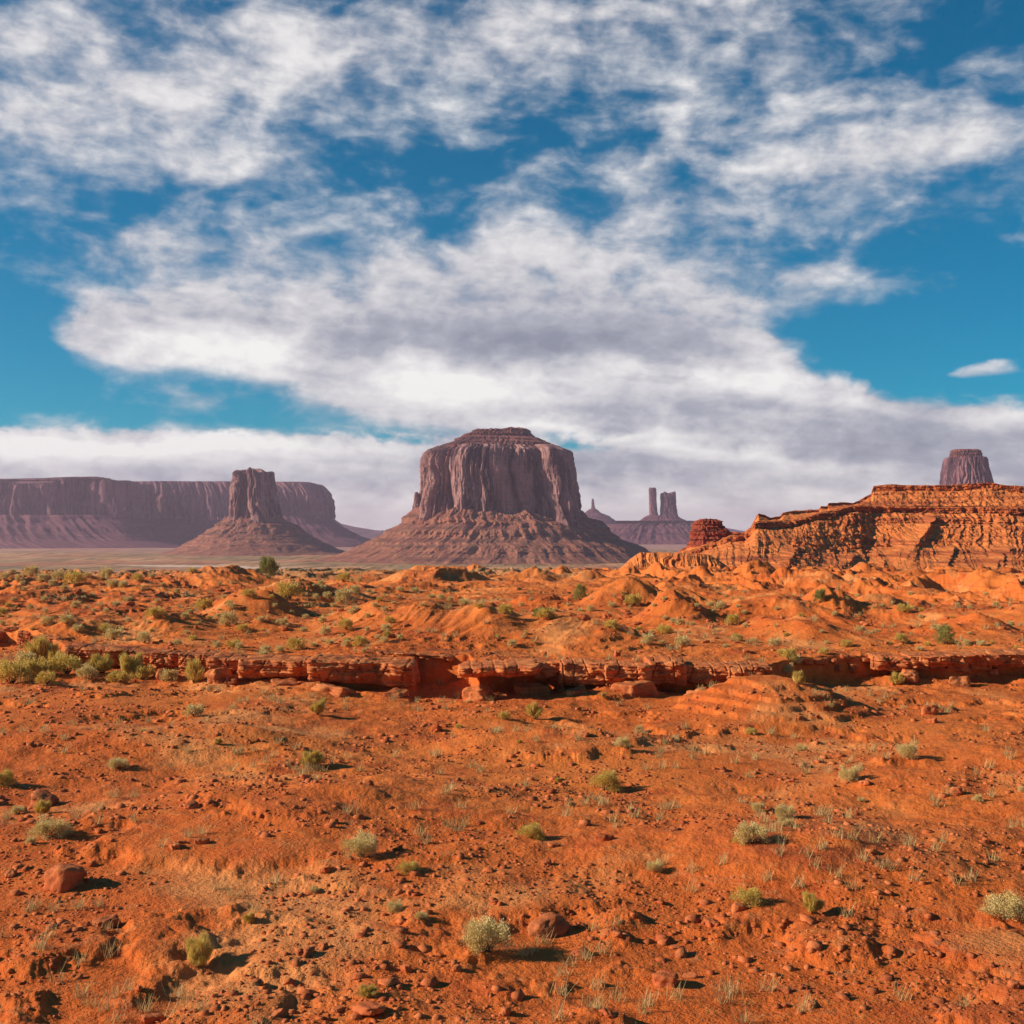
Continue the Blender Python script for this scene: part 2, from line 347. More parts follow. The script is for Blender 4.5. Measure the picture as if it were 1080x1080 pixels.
# ------------------------------------------------------------------ buttes and mesas
def profile_rows(rows, n):
    r = np.array(rows, float); d = np.hypot(np.diff(r[:, 0]), np.diff(r[:, 1]) * .7 + np.diff(r[:, 2]) * -.7 * 0); s = np.concatenate([[0], np.cumsum(np.abs(d) + .01)])
    u = np.linspace(0, s[-1], n)
    return np.stack([np.interp(u, s, r[:, j]) for j in range(r.shape[1])], -1)
def butte_part(name, rows, D, hd_ref, hw_ref, mat, parent, nth=1000, nz=220, power=3.0, lam=24, amp=9, lamz=8, rough=2.0, seed=1,
               cap=False, low=(0, 0), strata=0.0, dk=1.0, ragged=0.0, closed_top=True, tophf=0.0, cleft=False, tops=None):
    R_ = profile_rows(rows, nz); yy, xl, xr = R_[:, 0], R_[:, 1], R_[:, 2]
    th = np.concatenate([np.linspace(math.pi, 2 * math.pi, int(nth * .78), endpoint=False), np.linspace(0, math.pi, int(nth * .22), endpoint=False)])
    c, s = np.cos(th), np.sin(th); rad = (np.abs(c) ** power + np.abs(s) ** power) ** (-1 / power)
    cx, cy = rad * c, rad * s
    nx, ny = np.sign(cx) * np.abs(cx) ** (power - 1), np.sign(cy) * np.abs(cy) ** (power - 1); nl = np.hypot(nx, ny); nx, ny = nx / nl, ny / nl
    k = D / F
    mid = ((xl + xr) / 2 - 540) * k; hw = (xr - xl) / 2 * k
    hd = np.maximum(hd_ref + (hw - hw_ref) * dk, hw * .15) if dk else np.full(len(yy), float(hd_ref))
    z = (HOR - yy) * k
    if cleft:                      # steep walls are seen by their front edge
        z = (HOR - yy) * (D - .85 * hd) / F; mid = mid * (D - .45 * hd) / D; hw = hw * (D - .45 * hd) / D
    X = mid[:, None] + hw[:, None] * cx; Y = D + hd[:, None] * cy; Z = np.repeat(z[:, None], len(th), 1)
    # arc length of the reference outline, for columns that run straight down
    ax, ay = hw_ref * cx, hd_ref * cy; arc = np.concatenate([[0], np.cumsum(np.hypot(np.diff(ax), np.diff(ay)))])
    A = np.repeat(arc[None, :], len(z), 0)
    d = np.zeros_like(X)
    if low[0]: d += low[1] * fbm(A / low[0], Z * 0 + 3.3, 2, seed + 30) * np.abs(ny) ** 1.5
    wob = fbm(A / lam * .6, Z / (lam * 3), 2, seed + 3) * .5
    f1 = ridged(A / lam + wob, Z / (lam * lamz), 2, seed); f2 = perlin(A / (lam * 2.7), Z / (lam * lamz * 1.5), seed + 7)
    d += (-amp * 1.9 * np.clip(f1, 0, 1) ** 3 + amp * .4 if cleft else amp * (f1 - .55)) + amp * f2 * .9 * (.35 + .65 * np.abs(ny))
    d += rough * fbm(A / (lam * .28), Z / (lam * .28 * max(1, lamz * .35)), 4, seed + 11)
    if strata: d += strata * (perlin(Z / (lam * .35), A / (lam * 14), seed + 14) + .6 * perlin(Z / (lam * .13), A / (lam * 9), seed + 15))
    X = X + nx * d; Y = Y + ny * d
    if ragged: Z = Z + ragged * fbm(A / (lam * 1.2), Z * 0 + .7, 4, seed + 17) * ss(z[min(len(z) - 1, int(nz * .3))], z[0], Z)
    dtop = (lambda xw: -np.interp(540 + xw / D * F, [p[0] for p in tops], [p[1] for p in tops]) * k) if tops else (lambda xw: 0 * xw)
    Z = Z + dtop(X) * ss(z[min(len(z) - 1, int(nz * .35))], z[0], Z)
    Vs = np.stack([X, Y, Z], -1)
    if closed_top:
        cen = np.array([mid[0], D, 0]); shr = np.linspace(0, 1, 26)[::-1][:, None, None]
        topr = Vs[0][None]; tp = cen + (topr - cen) * shr; tp[..., 2] = Vs[0][:, 2][None] * np.minimum(1, shr[..., 0] * 1.0) + (z[0] + dtop(tp[..., 0])) * (1 - shr[..., 0])
        tp[..., 2] += tophf * fbm(tp[..., 0] / lam, tp[..., 1] / lam, 3, seed + 21) * (1 - shr[..., 0])
        tp = tp[::-1][::-1]
        Vs = np.concatenate([tp[::-1][: -1] if False else tp[1:][::-1], Vs], 0)
    Fq = grid_faces(Vs.shape[0], Vs.shape[1], True)
    o = mesh_np(name, Vs.reshape(-1, 3), Fq, mat, parent)
    return o

# --- the great butte in the middle
D = 3150
b = empty('sandstone_butte', (wx(525, D), D, -72)); tag(b, 'massive flat topped butte with fluted purple cliffs in the middle of the valley', 'butte')
butte_part('cap_layer', [(451.5, 499, 556), (453, 497, 560), (456, 489, 561), (459, 487, 563), (461, 480, 571), (464, 477, 578), (466, 470, 584), (469, 462, 585), (471, 460, 590), (475, 453, 592)],
           D, 190, 160, M_cap, b, 900, 90, 3.0, 26, 4, 1.2, 3, 5, strata=5, low=(300, 12), ragged=1.5, tophf=3, cleft=True, tops=[(480, 2), (492, 1.8), (500, 1), (530, .8), (538, -.6), (556, -.8), (560, 0)])
butte_part('cliff', [(469, 462, 586), (471.5, 458, 592), (473, 453, 597), (476, 450, 599), (482, 448, 600), (495, 447.5, 602), (510, 447, 604), (525, 446, 607), (538, 444, 609), (548, 442, 611), (556, 438, 616)],
           D, 225, 183, M_cliff, b, 1700, 260, 5.0, 32, 25, 14, 4.5, 9, low=(150, 55), strata=1.0, cleft=True)
butte_part('talus_slope', [(538, 452, 600), (540, 441, 606), (543, 437, 613), (548, 431, 618), (551, 428, 630), (553, 425, 632), (560, 411, 640), (567, 402, 650), (571, 390, 657), (574, 386, 668), (580, 372, 678), (586, 355, 690), (592, 330, 710), (600, 300, 735)],
           D, 245, 190, M_talus, b, 1300, 240, 2.4, 46, 12, 5, 7, 15, low=(400, 20), strata=6, ragged=16, dk=.9, closed_top=False)
butte_part('side_pinnacle', [(519, 438.5, 440.5), (521, 437.5, 441.5), (528, 437, 443), (535, 435.5, 445), (540, 435, 446), (546, 433, 448)], D - 60, 12, 7, M_cliff, b, 200, 80, 2.2, 8, 2.5, 5, 1.2, 19)

# --- the smaller butte to the left
D = 3900
b = empty('small_butte', (wx(268, D), D, -72)); tag(b, 'narrow castle shaped butte on a pink cone in front of the long mesa', 'butte')
butte_part('cliff', [(497.5, 253, 278), (499, 251, 280.5), (502, 250.5, 281), (510, 249, 282.5), (522, 248, 284), (533, 247.5, 287), (543, 246.5, 289), (548, 245, 291), (552, 243, 292)],
           D, 75, 52, M_cliff, b, 900, 220, 2.8, 26, 26, 14, 3.0, 23, low=(70, 26), ragged=14, tophf=4, cleft=True)
butte_part('side_pinnacle', [(505, 285.4, 287.6), (507, 285, 288), (511, 285, 288.6), (522, 284.6, 289), (535, 284, 290), (546, 283, 292)], D + 8, 9, 6, M_cliff, b, 160, 70, 2.2, 9, 1.6, 6, 1, 27)
butte_part('talus_slope', [(541, 250, 288), (543, 244, 292), (546, 240, 296), (549, 234, 300), (552, 231, 305), (554, 229, 312), (562, 217, 322), (570, 205, 335), (577, 192, 350), (583, 175, 365), (588, 160, 385), (594, 140, 410)],
           D, 80, 56, M_talus, b, 1000, 200, 2.2, 42, 9, 4, 6, 31, low=(200, 14), strata=5, closed_top=False)

# --- the long mesa on the left
D = 5900
b = empty('long_mesa', (wx(40, D), D, -72)); tag(b, 'long dark flat mesa with streaked cliffs filling the left horizon', 'mesa')
butte_part('cliff', [(510.5, -700, 136), (511.5, -701, 138), (514, -702, 139), (530, -703, 140.5), (546, -705, 143)],
           D - 350, 260, 1780, M_farcliff, b, 2600, 130, 12, 55, 32, 12, 8, 41, low=(500, 130), ragged=9, tophf=6, cleft=True, tops=[(-300, 0), (-60, 1), (-20, -1.5), (40, -1), (60, .5), (78, -2), (86, -6), (100, -7.6), (122, -6.6), (130, -4.4), (140, -3)])
butte_part('cliff', [(508.2, 60, 326), (509.5, 59, 328), (511, 59, 330), (514, 58, 333), (519, 57, 337), (525, 56, 339), (547, 55, 341)],
           D + 250, 220, 620, M_farcliff, b, 1500, 130, 16, 55, 24, 12, 8, 45, low=(500, 50), tophf=6, cleft=True)
butte_part('talus_slope', [(544, -720, 141), (552, -728, 150), (560, -740, 160), (570, -760, 180), (577, -780, 215), (584, -800, 250)],
           D - 350, 270, 1785, M_fartalus, b, 2000, 110, 10, 110, 26, 4, 10, 49, low=(900, 60), strata=9, closed_top=False)
butte_part('talus_slope', [(545, 50, 342), (549, 45, 347), (553, 40, 352), (559, 20, 362), (566, 0, 375), (572, -30, 392), (577, -40, 410)],
           D + 250, 230, 625, M_fartalus, b, 1300, 110, 6, 80, 18, 4, 9, 53, low=(600, 30), strata=7, closed_top=False)

# --- far pair of towers on a pedestal and the lone spire
D = 6800
b = empty('twin_tower_butte', (wx(697, D), D, -72)); tag(b, 'distant rock pillar and squared tower sharing one hazy pedestal', 'butte')
butte_part('pillar', [(514.5, 684.8, 691), (516, 684.2, 692), (530, 684.6, 692.2), (541, 685, 693.5), (547, 684.5, 695)], D, 17, 17, M_farcliff, b, 260, 120, 3, 13, 2.5, 8, 1.4, 57, ragged=3)
butte_part('tower', [(520, 698, 712), (521.5, 697.2, 712.5), (532, 697, 713), (542, 697, 714.5), (549, 696, 717)], D + 10, 30, 39, M_farcliff, b, 400, 120, 3, 20, 5, 8, 2, 61, ragged=14, cleft=True)
butte_part('talus_slope', [(543.5, 683, 714), (546, 679, 717), (548.5, 675, 722), (552, 669, 731)], D, 60, 95, M_fartalus, b, 600, 80, 2.2, 45, 7, 4, 4, 63, closed_top=True)
butte_part('pedestal', [(549.5, 640, 730), (550.2, 655, 736), (555, 640, 739), (557, 636, 745), (562, 628, 752), (568, 616, 765), (576, 600, 790), (582, 585, 810)], D, 260, 260, M_fartalus, b, 1200, 100, 4, 60, 12, 4, 6, 65, strata=7, tophf=2)
D = 8200
b = empty('lone_spire_butte', (wx(626, D), D, -72)); tag(b, 'thin pale spire standing alone beyond the great butte', 'butte')
butte_part('pillar', [(526, 624.4, 625.8), (529, 624, 626.6), (534, 623.8, 627.3), (539, 622.5, 629), (543, 621, 630)], D, 14, 13, M_farcliff, b, 160, 90, 2.2, 12, 2, 6, 1.5, 67)
butte_part('talus_slope', [(537, 621.5, 629.5), (541, 617, 634), (544, 613, 642), (548, 606, 648), (553, 600, 655), (565, 580, 690), (572, 560, 720)], D, 40, 40, M_fartalus, b, 700, 120, 2.2, 50, 8, 4, 5, 69, strata=5)

# --- butte behind the orange mesa
D = 3700
b = empty('square_butte', (wx(1021, D), D, -72)); tag(b, 'squat dark butte with a blocky cap showing above the orange mesa', 'butte')
butte_part('cap_layer', [(473.5, 1008, 1031), (475, 1007, 1034), (479, 1006, 1036), (481.5, 1005, 1037), (483.5, 1005, 1038)], D, 50, 50, M_cap, b, 500, 70, 3, 13, 3, 1.5, 2.0, 71, strata=1.5, cleft=True)
butte_part('cliff', [(481.5, 1004, 1040), (484, 1003, 1041.5), (492, 1002, 1043), (500, 1001, 1045.5), (509, 1000.5, 1048), (515, 999, 1051)], D, 62, 60, M_farcliff, b, 800, 160, 3, 20, 7, 14, 2, 73, low=(90, 8), cleft=True)
butte_part('talus_slope', [(512, 996, 1047), (530, 970, 1075), (560, 930, 1120), (585, 890, 1170)], D, 66, 66, M_fartalus, b, 600, 100, 2.4, 40, 8, 4, 5, 75, closed_top=False)

# --- blue hills near the horizon
def hill_chain(name, pts, D, depth, seed, mat):
    xs = np.linspace(pts[0][0], pts[-1][0], 500); yt = np.interp(xs, [p[0] for p in pts], [p[1] for p in pts])
    v = np.linspace(-1, 1, 60)[:, None]; X = wx(xs, D)[None] + v * 0
    h = wz(yt, D)[None] + 90; prof = np.clip(1 - np.abs(v), 0, 1) ** 1.1
    Z = -90 + h * prof; Yy = D + v * depth + X * 0
    Z = Z + (ridged(X / 300, Yy / 500, 4, seed) - .5) * 34 * prof * (1 - prof) * 2.5
    o = mesh_np(name, np.stack([X, Yy, Z], -1).reshape(-1, 3), grid_faces(60, 500), mat); tag(o, kind='structure'); return o
hill_chain('hills', [(300, 566), (335, 556), (345, 548), (352, 547), (360, 552), (372, 555), (384, 557), (396, 559), (420, 560), (470, 561), (640, 562)], 11500, 1400, 81, M_fartalus)
hill_chain('hills', [(560, 562), (640, 556), (700, 557), (760, 555.5), (776, 558.5), (790, 561), (860, 557), (1000, 556), (1200, 558), (1500, 556)], 13500, 1500, 85, M_fartalus)
hill_chain('hills', [(-900, 560), (-500, 556), (-200, 558), (200, 559), (420, 560.5), (600, 561.5)], 15000, 1400, 88, M_fartalus)

# ------------------------------------------------------------------ near orange mesa and badland ridges (profiles swept along their front)
def curtain(name, xs, knots, mat, parent, nv=260, flute=(6, 3, 1), seed=1, spurs=(), rough=.8, strata=.4, rim=False):
    """knots: functions of the px column giving (row, distance) from foot to rim to back"""
    KY = np.stack([np.interp(xs, k[0], k[1]) for k in knots]); KD = np.stack([np.interp(xs, k[0], k[2]) for k in knots])
    n = len(knots); w = np.array([k[3] for k in knots[:-1]], float); u = np.linspace(0, w.sum(), nv); cu = np.concatenate([[0], np.cumsum(w)])
    seg = np.clip(np.searchsorted(cu, u, 'right') - 1, 0, n - 2); fr = ((u - cu[seg]) / w[seg])[:, None]
    KX = (xs[None] - 540) / F * KD; KZ = (HOR - KY) / F * KD
    X = KX[seg] * (1 - fr) + KX[seg + 1] * fr; Y = KD[seg] * (1 - fr) + KD[seg + 1] * fr; Z = KZ[seg] * (1 - fr) + KZ[seg + 1] * fr
    back = ss(n - 2.4, n - 1.8, seg[:, None] + fr) if rim else 0.0 * fr
    fl = np.array([k[4] for k in knots], float); FL = (fl[seg] * (1 - fr[:, 0]) + fl[seg + 1] * fr[:, 0])[:, None]
    lam, amp, lz = flute; XC = np.repeat(((xs - 540) / F * KD.mean())[None], nv, 0) + Z * .12; wob = fbm(XC / lam * .35, Z / lam * .35, 3, seed + 2) * .8
    d = amp * FL * (ridged(XC / lam + wob, Z / (lam * lz), 3, seed) - .55) + amp * 1.4 * FL * perlin(XC / (lam * 3.1) + 5, Z / (lam * 6), seed + 5)
    d = d + rough * fbm(X / 3, Z / 2.2, 4, seed + 9, .6)
    strata = strata * (.25 + .75 * ss(-2, 6, Z + 3 * fbm(X / 30, X * 0, 2, seed + 19))) if not rim and spurs else strata
    d = d + strata * (perlin(Z / 2.3, X / 70, seed + 14) * 1.3 + perlin(Z / 1.1, X / 45, seed + 12) + .7 * perlin(Z / .45, X / 30, seed + 13))
    for (x0, y0, x1, y1, wpx, a) in spurs:
        pxx = 540 + X / Y * F; pyy = HOR - Z / Y * F; q = np.clip((pyy - y0) / (y1 - y0), 0, 1.0); line = x0 + (x1 - x0) * q
        d = d + a * np.exp(-np.abs((pxx - line) / (wpx * (.4 + q))) ** 1.3) * ss(0, .12, (pyy - y0) / (y1 - y0)) * (1 - ss(1.0, 1.35, (pyy - y0) / (y1 - y0)))
    Y2 = Y - d * (1 - back); X2 = X * (1 + 0 * d); Z2 = Z + .35 * fbm(X / 5, Y / 5, 3, seed + 15) * (1 - back * .6)
    Vs = np.stack([X2, Y2, Z2], -1).reshape(-1, 3)
    return mesh_np(name, Vs, grid_faces(nv, len(xs)), mat, parent)
TX_ = [640, 700, 730, 760, 770, 785, 792, 797, 800, 806, 812, 822, 826, 835, 864, 866, 873, 874, 888, 900, 910, 919, 921.5, 940, 955, 1000, 1020, 1045, 1060, 1080, 1200, 1400, 1600]
TY_ = [606, 590, 574, 565, 561, 562, 556, 546, 542, 543, 546, 545, 541, 539, 537.5, 534, 534, 531, 530, 530.5, 526, 521, 512.5, 511, 512, 512, 510.5, 509, 512, 513, 508, 515, 530]
A_ = lambda v: np.interp(v, TX_, TY_)
cx_ = list(TX_); RD = list(np.interp(cx_, [640, 800, 920, 1600], [540, 560, 625, 600]))
def Lk(rows_off, dist_off): return [y + o for y, o in zip(TY_, rows_off)], [d + o for d, o in zip(RD, dist_off)]
n_ = len(cx_); one = np.ones(n_)
capz = np.interp(cx_, [640, 800, 919, 922, 1600], [1.5, 2.5, 2.5, 6, 6])
y2 = np.interp(cx_, [640, 700, 770, 800, 812, 850, 864, 875, 900, 1000, 1080, 1600], [607, 593, 566, 551, 550.5, 551, 542, 540, 534, 535, 535, 537]); y2 = np.maximum(y2, np.array(TY_) + capz + 1)
k_foot = (cx_, list(np.full(n_, 640.)), list(np.array(RD) - 235), 60, 0.3)
k_low = (cx_, list(np.interp(cx_, [640, 760, 800, 1600], [612, 603, 604, 606])), list(np.array(RD) - 150), 90, 1.0)
k_mid = (cx_, list(np.maximum(np.interp(cx_, [640, 760, 800, 850, 1600], [609, 590, 584, 583, 584]), y2 + 6)), list(np.array(RD) - 92), 25, 1.3)
k_bench = (cx_, list(np.maximum(np.interp(cx_, [640, 760, 800, 850, 1600], [608.5, 583, 577, 576, 577]), y2 + 4)), list(np.array(RD) - 76), 110, .7)
k_s2 = (cx_, list(y2 + np.interp(cx_, [640, 800, 1600], [2, 6, 8])), list(np.array(RD) - 30), 40, 1.0)
k_l2 = (cx_, list(y2), list(np.array(RD) - 29 + np.interp(cx_, [640, 800, 1600], [0, 1.5, 1.5])), 6, .6)
k_l2b = (cx_, list(np.maximum(y2 - 1.2, np.array(TY_) + capz + .5)), list(np.array(RD) - 22), 40, .5)
k_s1 = (cx_, list(np.array(TY_) + capz), list(np.array(RD) - 2.), 34, .5)
k_rim = (cx_, TY_, list(np.array(RD) - .5), 8, .3)
k_top = (cx_, TY_, list(np.array(RD) + 4), 14, .2)
k_bk = (cx_, list(np.array(TY_) + 4), list(np.array(RD) + 90), 1, 0)
k_bk2 = (cx_, list(np.full(n_, 620.)), list(np.array(RD) + 190), 1, 0)
b = empty('orange_mesa', (wx(960, 560), 560, -18)); tag(b, 'broad layered orange mesa with fluted slopes on the right side', 'mesa')
xs = np.concatenate([np.linspace(640, 1110, 1500), np.linspace(1110.5, 1600, 300)])
SP = [(985, 541, 950, 585, 9, 9), (1003, 574, 985, 612, 10, 8), (900, 583, 868, 612, 14, 9), (1060, 575, 1040, 606, 12, 8), (838, 575, 815, 606, 9, 7), (930, 590, 925, 612, 8, 6)]
curtain('slope', xs, [k_foot, k_low, k_mid, k_bench, k_s2], M_orange, b, 340, (4.2, 2.7, 9), 101, SP, 1.2, 1.35)
curtain('ledge_layer', xs, [k_s2, k_l2, k_l2b], M_orange_rim, b, 90, (7, 2.6, 2.0), 103, SP, .9, .8)
curtain('slope', xs, [k_l2b, k_s1], M_orange, b, 70, (7, 1.6, 3), 107, (), .9, .5)
curtain('cap_rim', xs, [k_s1, k_rim, k_top, k_bk, k_bk2], M_orange_rim, b, 80, (6, 1.8, 1.5), 109, (), .7, .6, True)

def stack_block():
    D = 548
    b = empty('red_rock_stack', (wx(747, D), D, wz(577, D))); tag(b, 'dark red layered rock stack at the left end of the orange mesa', 'rock formation')
    butte_part('cliff', [(547.6, 740, 756.5), (548.6, 738.5, 757), (549.6, 736, 759), (553, 732, 761), (557, 731, 764), (560, 730.5, 767), (566, 729, 771), (572, 728.5, 776), (580, 728, 782)],
               D, 9, 8.5, M_redstack, b, 700, 160, 3.2, 5, .9, 1.0, .7, 121, strata=.75, low=(14, 1.2), ragged=.6, tophf=.3)
stack_block()
def ridge(name, tops, foot, D, depth, flute, seed, wfoot=30, shoulder=.55):
    x0, x1 = tops[0][0], tops[-1][0]; xs = np.linspace(x0, x1, int((x1 - x0) * 4.5))
    cx = [p[0] for p in tops]; ty = [p[1] for p in tops]; n = len(cx); f_ = np.interp(cx, [p[0] for p in foot], [p[1] for p in foot])
    e = [0.15 + .85 * min(1, (f - y) / 6) for f, y in zip(f_, ty)]
    ks = [(cx, list(f_ + 6), [D - depth * 1.5 * q for q in e], 1, .3), (cx, list(f_), [D - depth * q for q in e], 3, 1.0),
          (cx, list(np.array(ty) * shoulder + f_ * (1 - shoulder)), [D - depth * .48 * q for q in e], 3, 1.2), (cx, list(np.array(ty) + .8), [D - depth * .10 * q for q in e], 1, .5),
          (cx, ty, [D] * n, 1, .2), (cx, list(f_ + 4), [D + depth * 1.2] * n, 1, 0)]
    o = curtain(name, xs, ks, M_orange, None, 150, flute, seed, (), .35, .2, True); tag(o, kind='structure'); return o
ridge('badland_hill', [(640, 606), (655, 598), (664, 590), (676, 583), (690, 582.2), (712, 582.6), (735, 583.5), (748, 585), (760, 592), (770, 600), (785, 607)], [(640, 607), (785, 608)], 415, 22, (3.0, 2.6, 9), 131)
ridge('badland_hill', [(425, 604), (437, 597), (440, 596), (470, 597), (492, 597.5), (500, 594), (508, 597), (520, 601), (540, 606)], [(425, 605), (540, 607)], 380, 10, (3.5, 1.6, 6), 137)
ridge('badland_hill', [(790, 612), (810, 598), (822, 592), (832, 590), (845, 598), (860, 608)], [(790, 612), (860, 612)], 372, 16, (2.6, 1.6, 8), 141)

# ------------------------------------------------------------------ pale wash on the valley floor
def wash():
    n = 260; px = np.linspace(120, 345, n); py = np.interp(px, [120, 180, 230, 280, 345], [596.5, 597.8, 599.6, 601.5, 603.5]) + .25 * perlin(px / 22, px * 0, 3) - 1.0
    wd = np.interp(px, [120, 160, 250, 320, 345], [.1, 1.1, 2.1, 1.8, .3]) * (1 + .4 * perlin(px / 13, px * 0 + 5, 4))
    vs = []
    for k in np.linspace(-1, 1, 9):
        row = py + wd * k; Y = 71 * F / (row - HOR); X = wx(px, Y); vs.append(np.stack([X, Y, height(X, Y) + .5], -1))
    m, t, bb = principled('pale_wash_sand'); P = t.n('ShaderNodeNewGeometry').outputs['Position']
    t.put(bb.inputs['Base Color'], t.mix(t.noise(P, .02, 4), (.62, .40, .27), (.78, .56, .41)))
    o = mesh_np('dirt_road', np.stack(vs).reshape(-1, 3), grid_faces(9, n)[:, ::-1], m); tag(o, kind='structure')
wash()

# ------------------------------------------------------------------ rocks
def rounded_box(n, p, seed, stretch=(1, 1, 1), rough=.12, strata=0.0, lam=1.0):
    g = np.linspace(-1, 1, n); A, B = np.meshgrid(g, g); vs, fs = [], []
    for ax in range(3):
        for sg in (-1, 1):
            c = np.zeros((n, n, 3)); c[..., ax] = sg; c[..., (ax + 1) % 3] = A if sg > 0 else -A; c[..., (ax + 2) % 3] = B
            fs.append(grid_faces(n, n) + len(vs) * n * n); vs.append(c.reshape(-1, 3))
    Vv = np.concatenate(vs); r = (np.abs(Vv) ** p).sum(1) ** (1 / p); Vv = Vv / r[:, None]
    st = np.array(stretch, float); Q = Vv * st; L = lam
    a = fbm(Q[:, 0] / L + Q[:, 2] * .6 / L, Q[:, 1] / L - Q[:, 2] * .4 / L, 4, seed); b_ = fbm(Q[:, 1] / L + 9 + Q[:, 0] * .3 / L, Q[:, 2] / L, 4, seed + 5)
    dsp = rough * (a + b_)
    if strata: dsp = dsp + strata * (perlin(Q[:, 2] / .16, Q[:, 0] / 7, seed + 8) + perlin(Q[:, 2] / .07, Q[:, 0] / 5, seed + 9) * .5)
    nrm = Vv / np.linalg.norm(Vv, axis=1)[:, None]; w = nrm.copy(); w[:, 2] *= .45
    return Q + w * dsp[:, None], np.concatenate(fs)
def weld(Vv, Ff):
    key = np.round(Vv, 5); _, idx, inv = np.unique(key, axis=0, return_index=True, return_inverse=True); return Vv[idx], inv.reshape(-1)[Ff]

# (x0, x1, row left, row right, thickness m, depth m, exponent, raise m, label)
SLABS = [(-62, -6, 667, 667, 1.2, 3.0, 7, .1, None),
 (2, 20, 663, 664, 1.35, 1.8, 3.2, .25, 'dark rounded boulder block at the left end of the broken ledge'),
 (18, 33, 667, 668, 1.2, 1.6, 4, .12, 'upright lit ledge block beside the dark rounded boulder block'),
 (30, 68, 671, 674, 1.15, 2.8, 6, .12, 'sloping ledge block above the tall yellow bushes at lower left'),
 (66, 110, 682, 685, 1.25, 3.0, 7, .12, 'blunt nosed ledge slab right of the sloping ledge block'),
 (108, 160, 685.5, 689, 1.2, 3.2, 8, .08, 'flat ledge slab above the low bush clumps at lower left'),
 (158, 192, 689, 690, 1.2, 3.0, 8, .06, 'short shaded ledge slab between two wider slabs'),
 (190, 222, 691, 693, 1.15, 3.0, 8, .10, 'square fronted ledge slab over the single grassy tuft'),
 (219, 254, 694, 697, 1.1, 3.0, 7, .06, 'ledge slab with a deep crack at its right side'),
 (250, 334, 696.5, 698.5, 1.15, 3.6, 8, .10, 'long rounded ledge slab under the row of pale bushes'),
 (325, 434, 697, 703, 1.25, 3.8, 7, .16, 'long ledge slab with a bulging nose beside the dark gully'),
 (398, 500, 688.5, 692.5, .62, 4.2, 8, .05, 'thin overhanging slab behind the dark gully'),
 (484, 566, 705.5, 702, .62, 4.4, 5, .25, 'pointed lit rock tongue on the right of the dark gully'),
 (540, 566, 698, 699, 1.05, 2.4, 6, .02, 'small dark ledge slab right of the rock tongue'),
 (564, 594, 700, 700, 1.2, 2.6, 4, .05, 'rounded knobbly ledge block with a lit face'),
 (591, 642, 700, 701, 1.35, 3.0, 6, .14, 'thick thinly layered ledge block in the bottom centre'),
 (640, 686, 703, 704, 1.2, 3.0, 7, .03, 'pale edged ledge slab right of the thinly layered block'),
 (686, 724, 699.5, 700.5, 1.25, 3.0, 9, .16, 'squared ledge block with a straight flat top edge'),
 (723, 772, 702, 702, 1.2, 3.0, 6, .0, 'crumbly ledge block pitted with small holes'),
 (770, 815, 702, 703, 1.1, 3.0, 7, .0, 'ledge slab broken into thin plates'),
 (926, 966, 692, 693, 1.0, 3.0, 6, .0, 'ledge slab above the dark hollow at lower right'),
 (963, 1004, 692, 692, .95, 3.2, 8, .05, 'ledge slab left of the pale notch at lower right'),
 (1002, 1050, 692, 691, .95, 3.2, 8, .02, 'long ledge slab ending at the pale notch at lower right'),
 (1048, 1092, 690, 690, .95, 3.2, 8, .08, 'last ledge slab touching the right edge of the view'),
 (1092, 1150, 689, 689, 1.0, 3.2, 8, .0, None)]
for i, (x0, x1, ya, yb, th, dp, p, up, lab) in enumerate(SLABS):
    ym = (ya + yb) / 2; zt = ZL + up; Yf = -zt * F / (ym - HOR); Yc = Yf + dp / 2
    xa, xb = wx(x0, Yf), wx(x1, Yf); hx = (xb - xa) / 2 + .05
    Vv, Ff = rounded_box(72, p * 2.2, 200 + i * 11, (hx, dp / 2, th / 2), .17, .05, 1.1); Vv = Vv * np.array([1, 1, RNG.uniform(.85, 1.25)]); Vv, Ff = weld(Vv, Ff)
    # plan outline less regular, underside drawn back
    Vv[:, 1] += .28 * fbm(Vv[:, 0] * .6, Vv[:, 2] * .5, 3, 300 + i) + .35 * ss(0, -th / 2, Vv[:, 2]) * (Vv[:, 1] < 0)
    bl = fbm(Vv[:, 0] * .8 + i * 7, Vv[:, 2] * 1.1, 2, 350 + i) * 2.6; bl = np.floor(bl) + ss(.8, 1, bl - np.floor(bl))
    bed = perlin(Vv[:, 2] * 5 + i, Vv[:, 0] * .25, 360 + i); bed = np.tanh(bed * 9)
    ck = np.abs(perlin(Vv[:, 0] * .75 + i * 3.1, Vv[:, 2] * .3, 370 + i)); ck = np.exp(-(ck / .035) ** 2)
    fr_ = ss(.2, .9, -Vv[:, 1] / (dp / 2)); Vv[:, 1] -= fr_ * (.13 * bl + .07 * bed - .22 * ck); Vv[:, 2] -= ck * .07 * ss(0, .4, Vv[:, 2])
    Vv[:, 2] += .06 * fbm(Vv[:, 0] * .5, Vv[:, 1] * .5, 3, 330 + i) - (yb - ya) * .5 * Yf / F * Vv[:, 0] / hx
    o = mesh_np('ledge_slab', Vv, Ff, M_slab); o.location = ((xa + xb) / 2, Yc, zt - th / 2); o.rotation_euler.z = RNG.uniform(-.04, .04)
    tag(o, lab or ('ledge slab just outside the picture beyond its left end' if x0 < 0 else 'ledge slab just outside the picture beyond its right end'), 'rock slab', 'sandstone slabs of the foreground ledge')

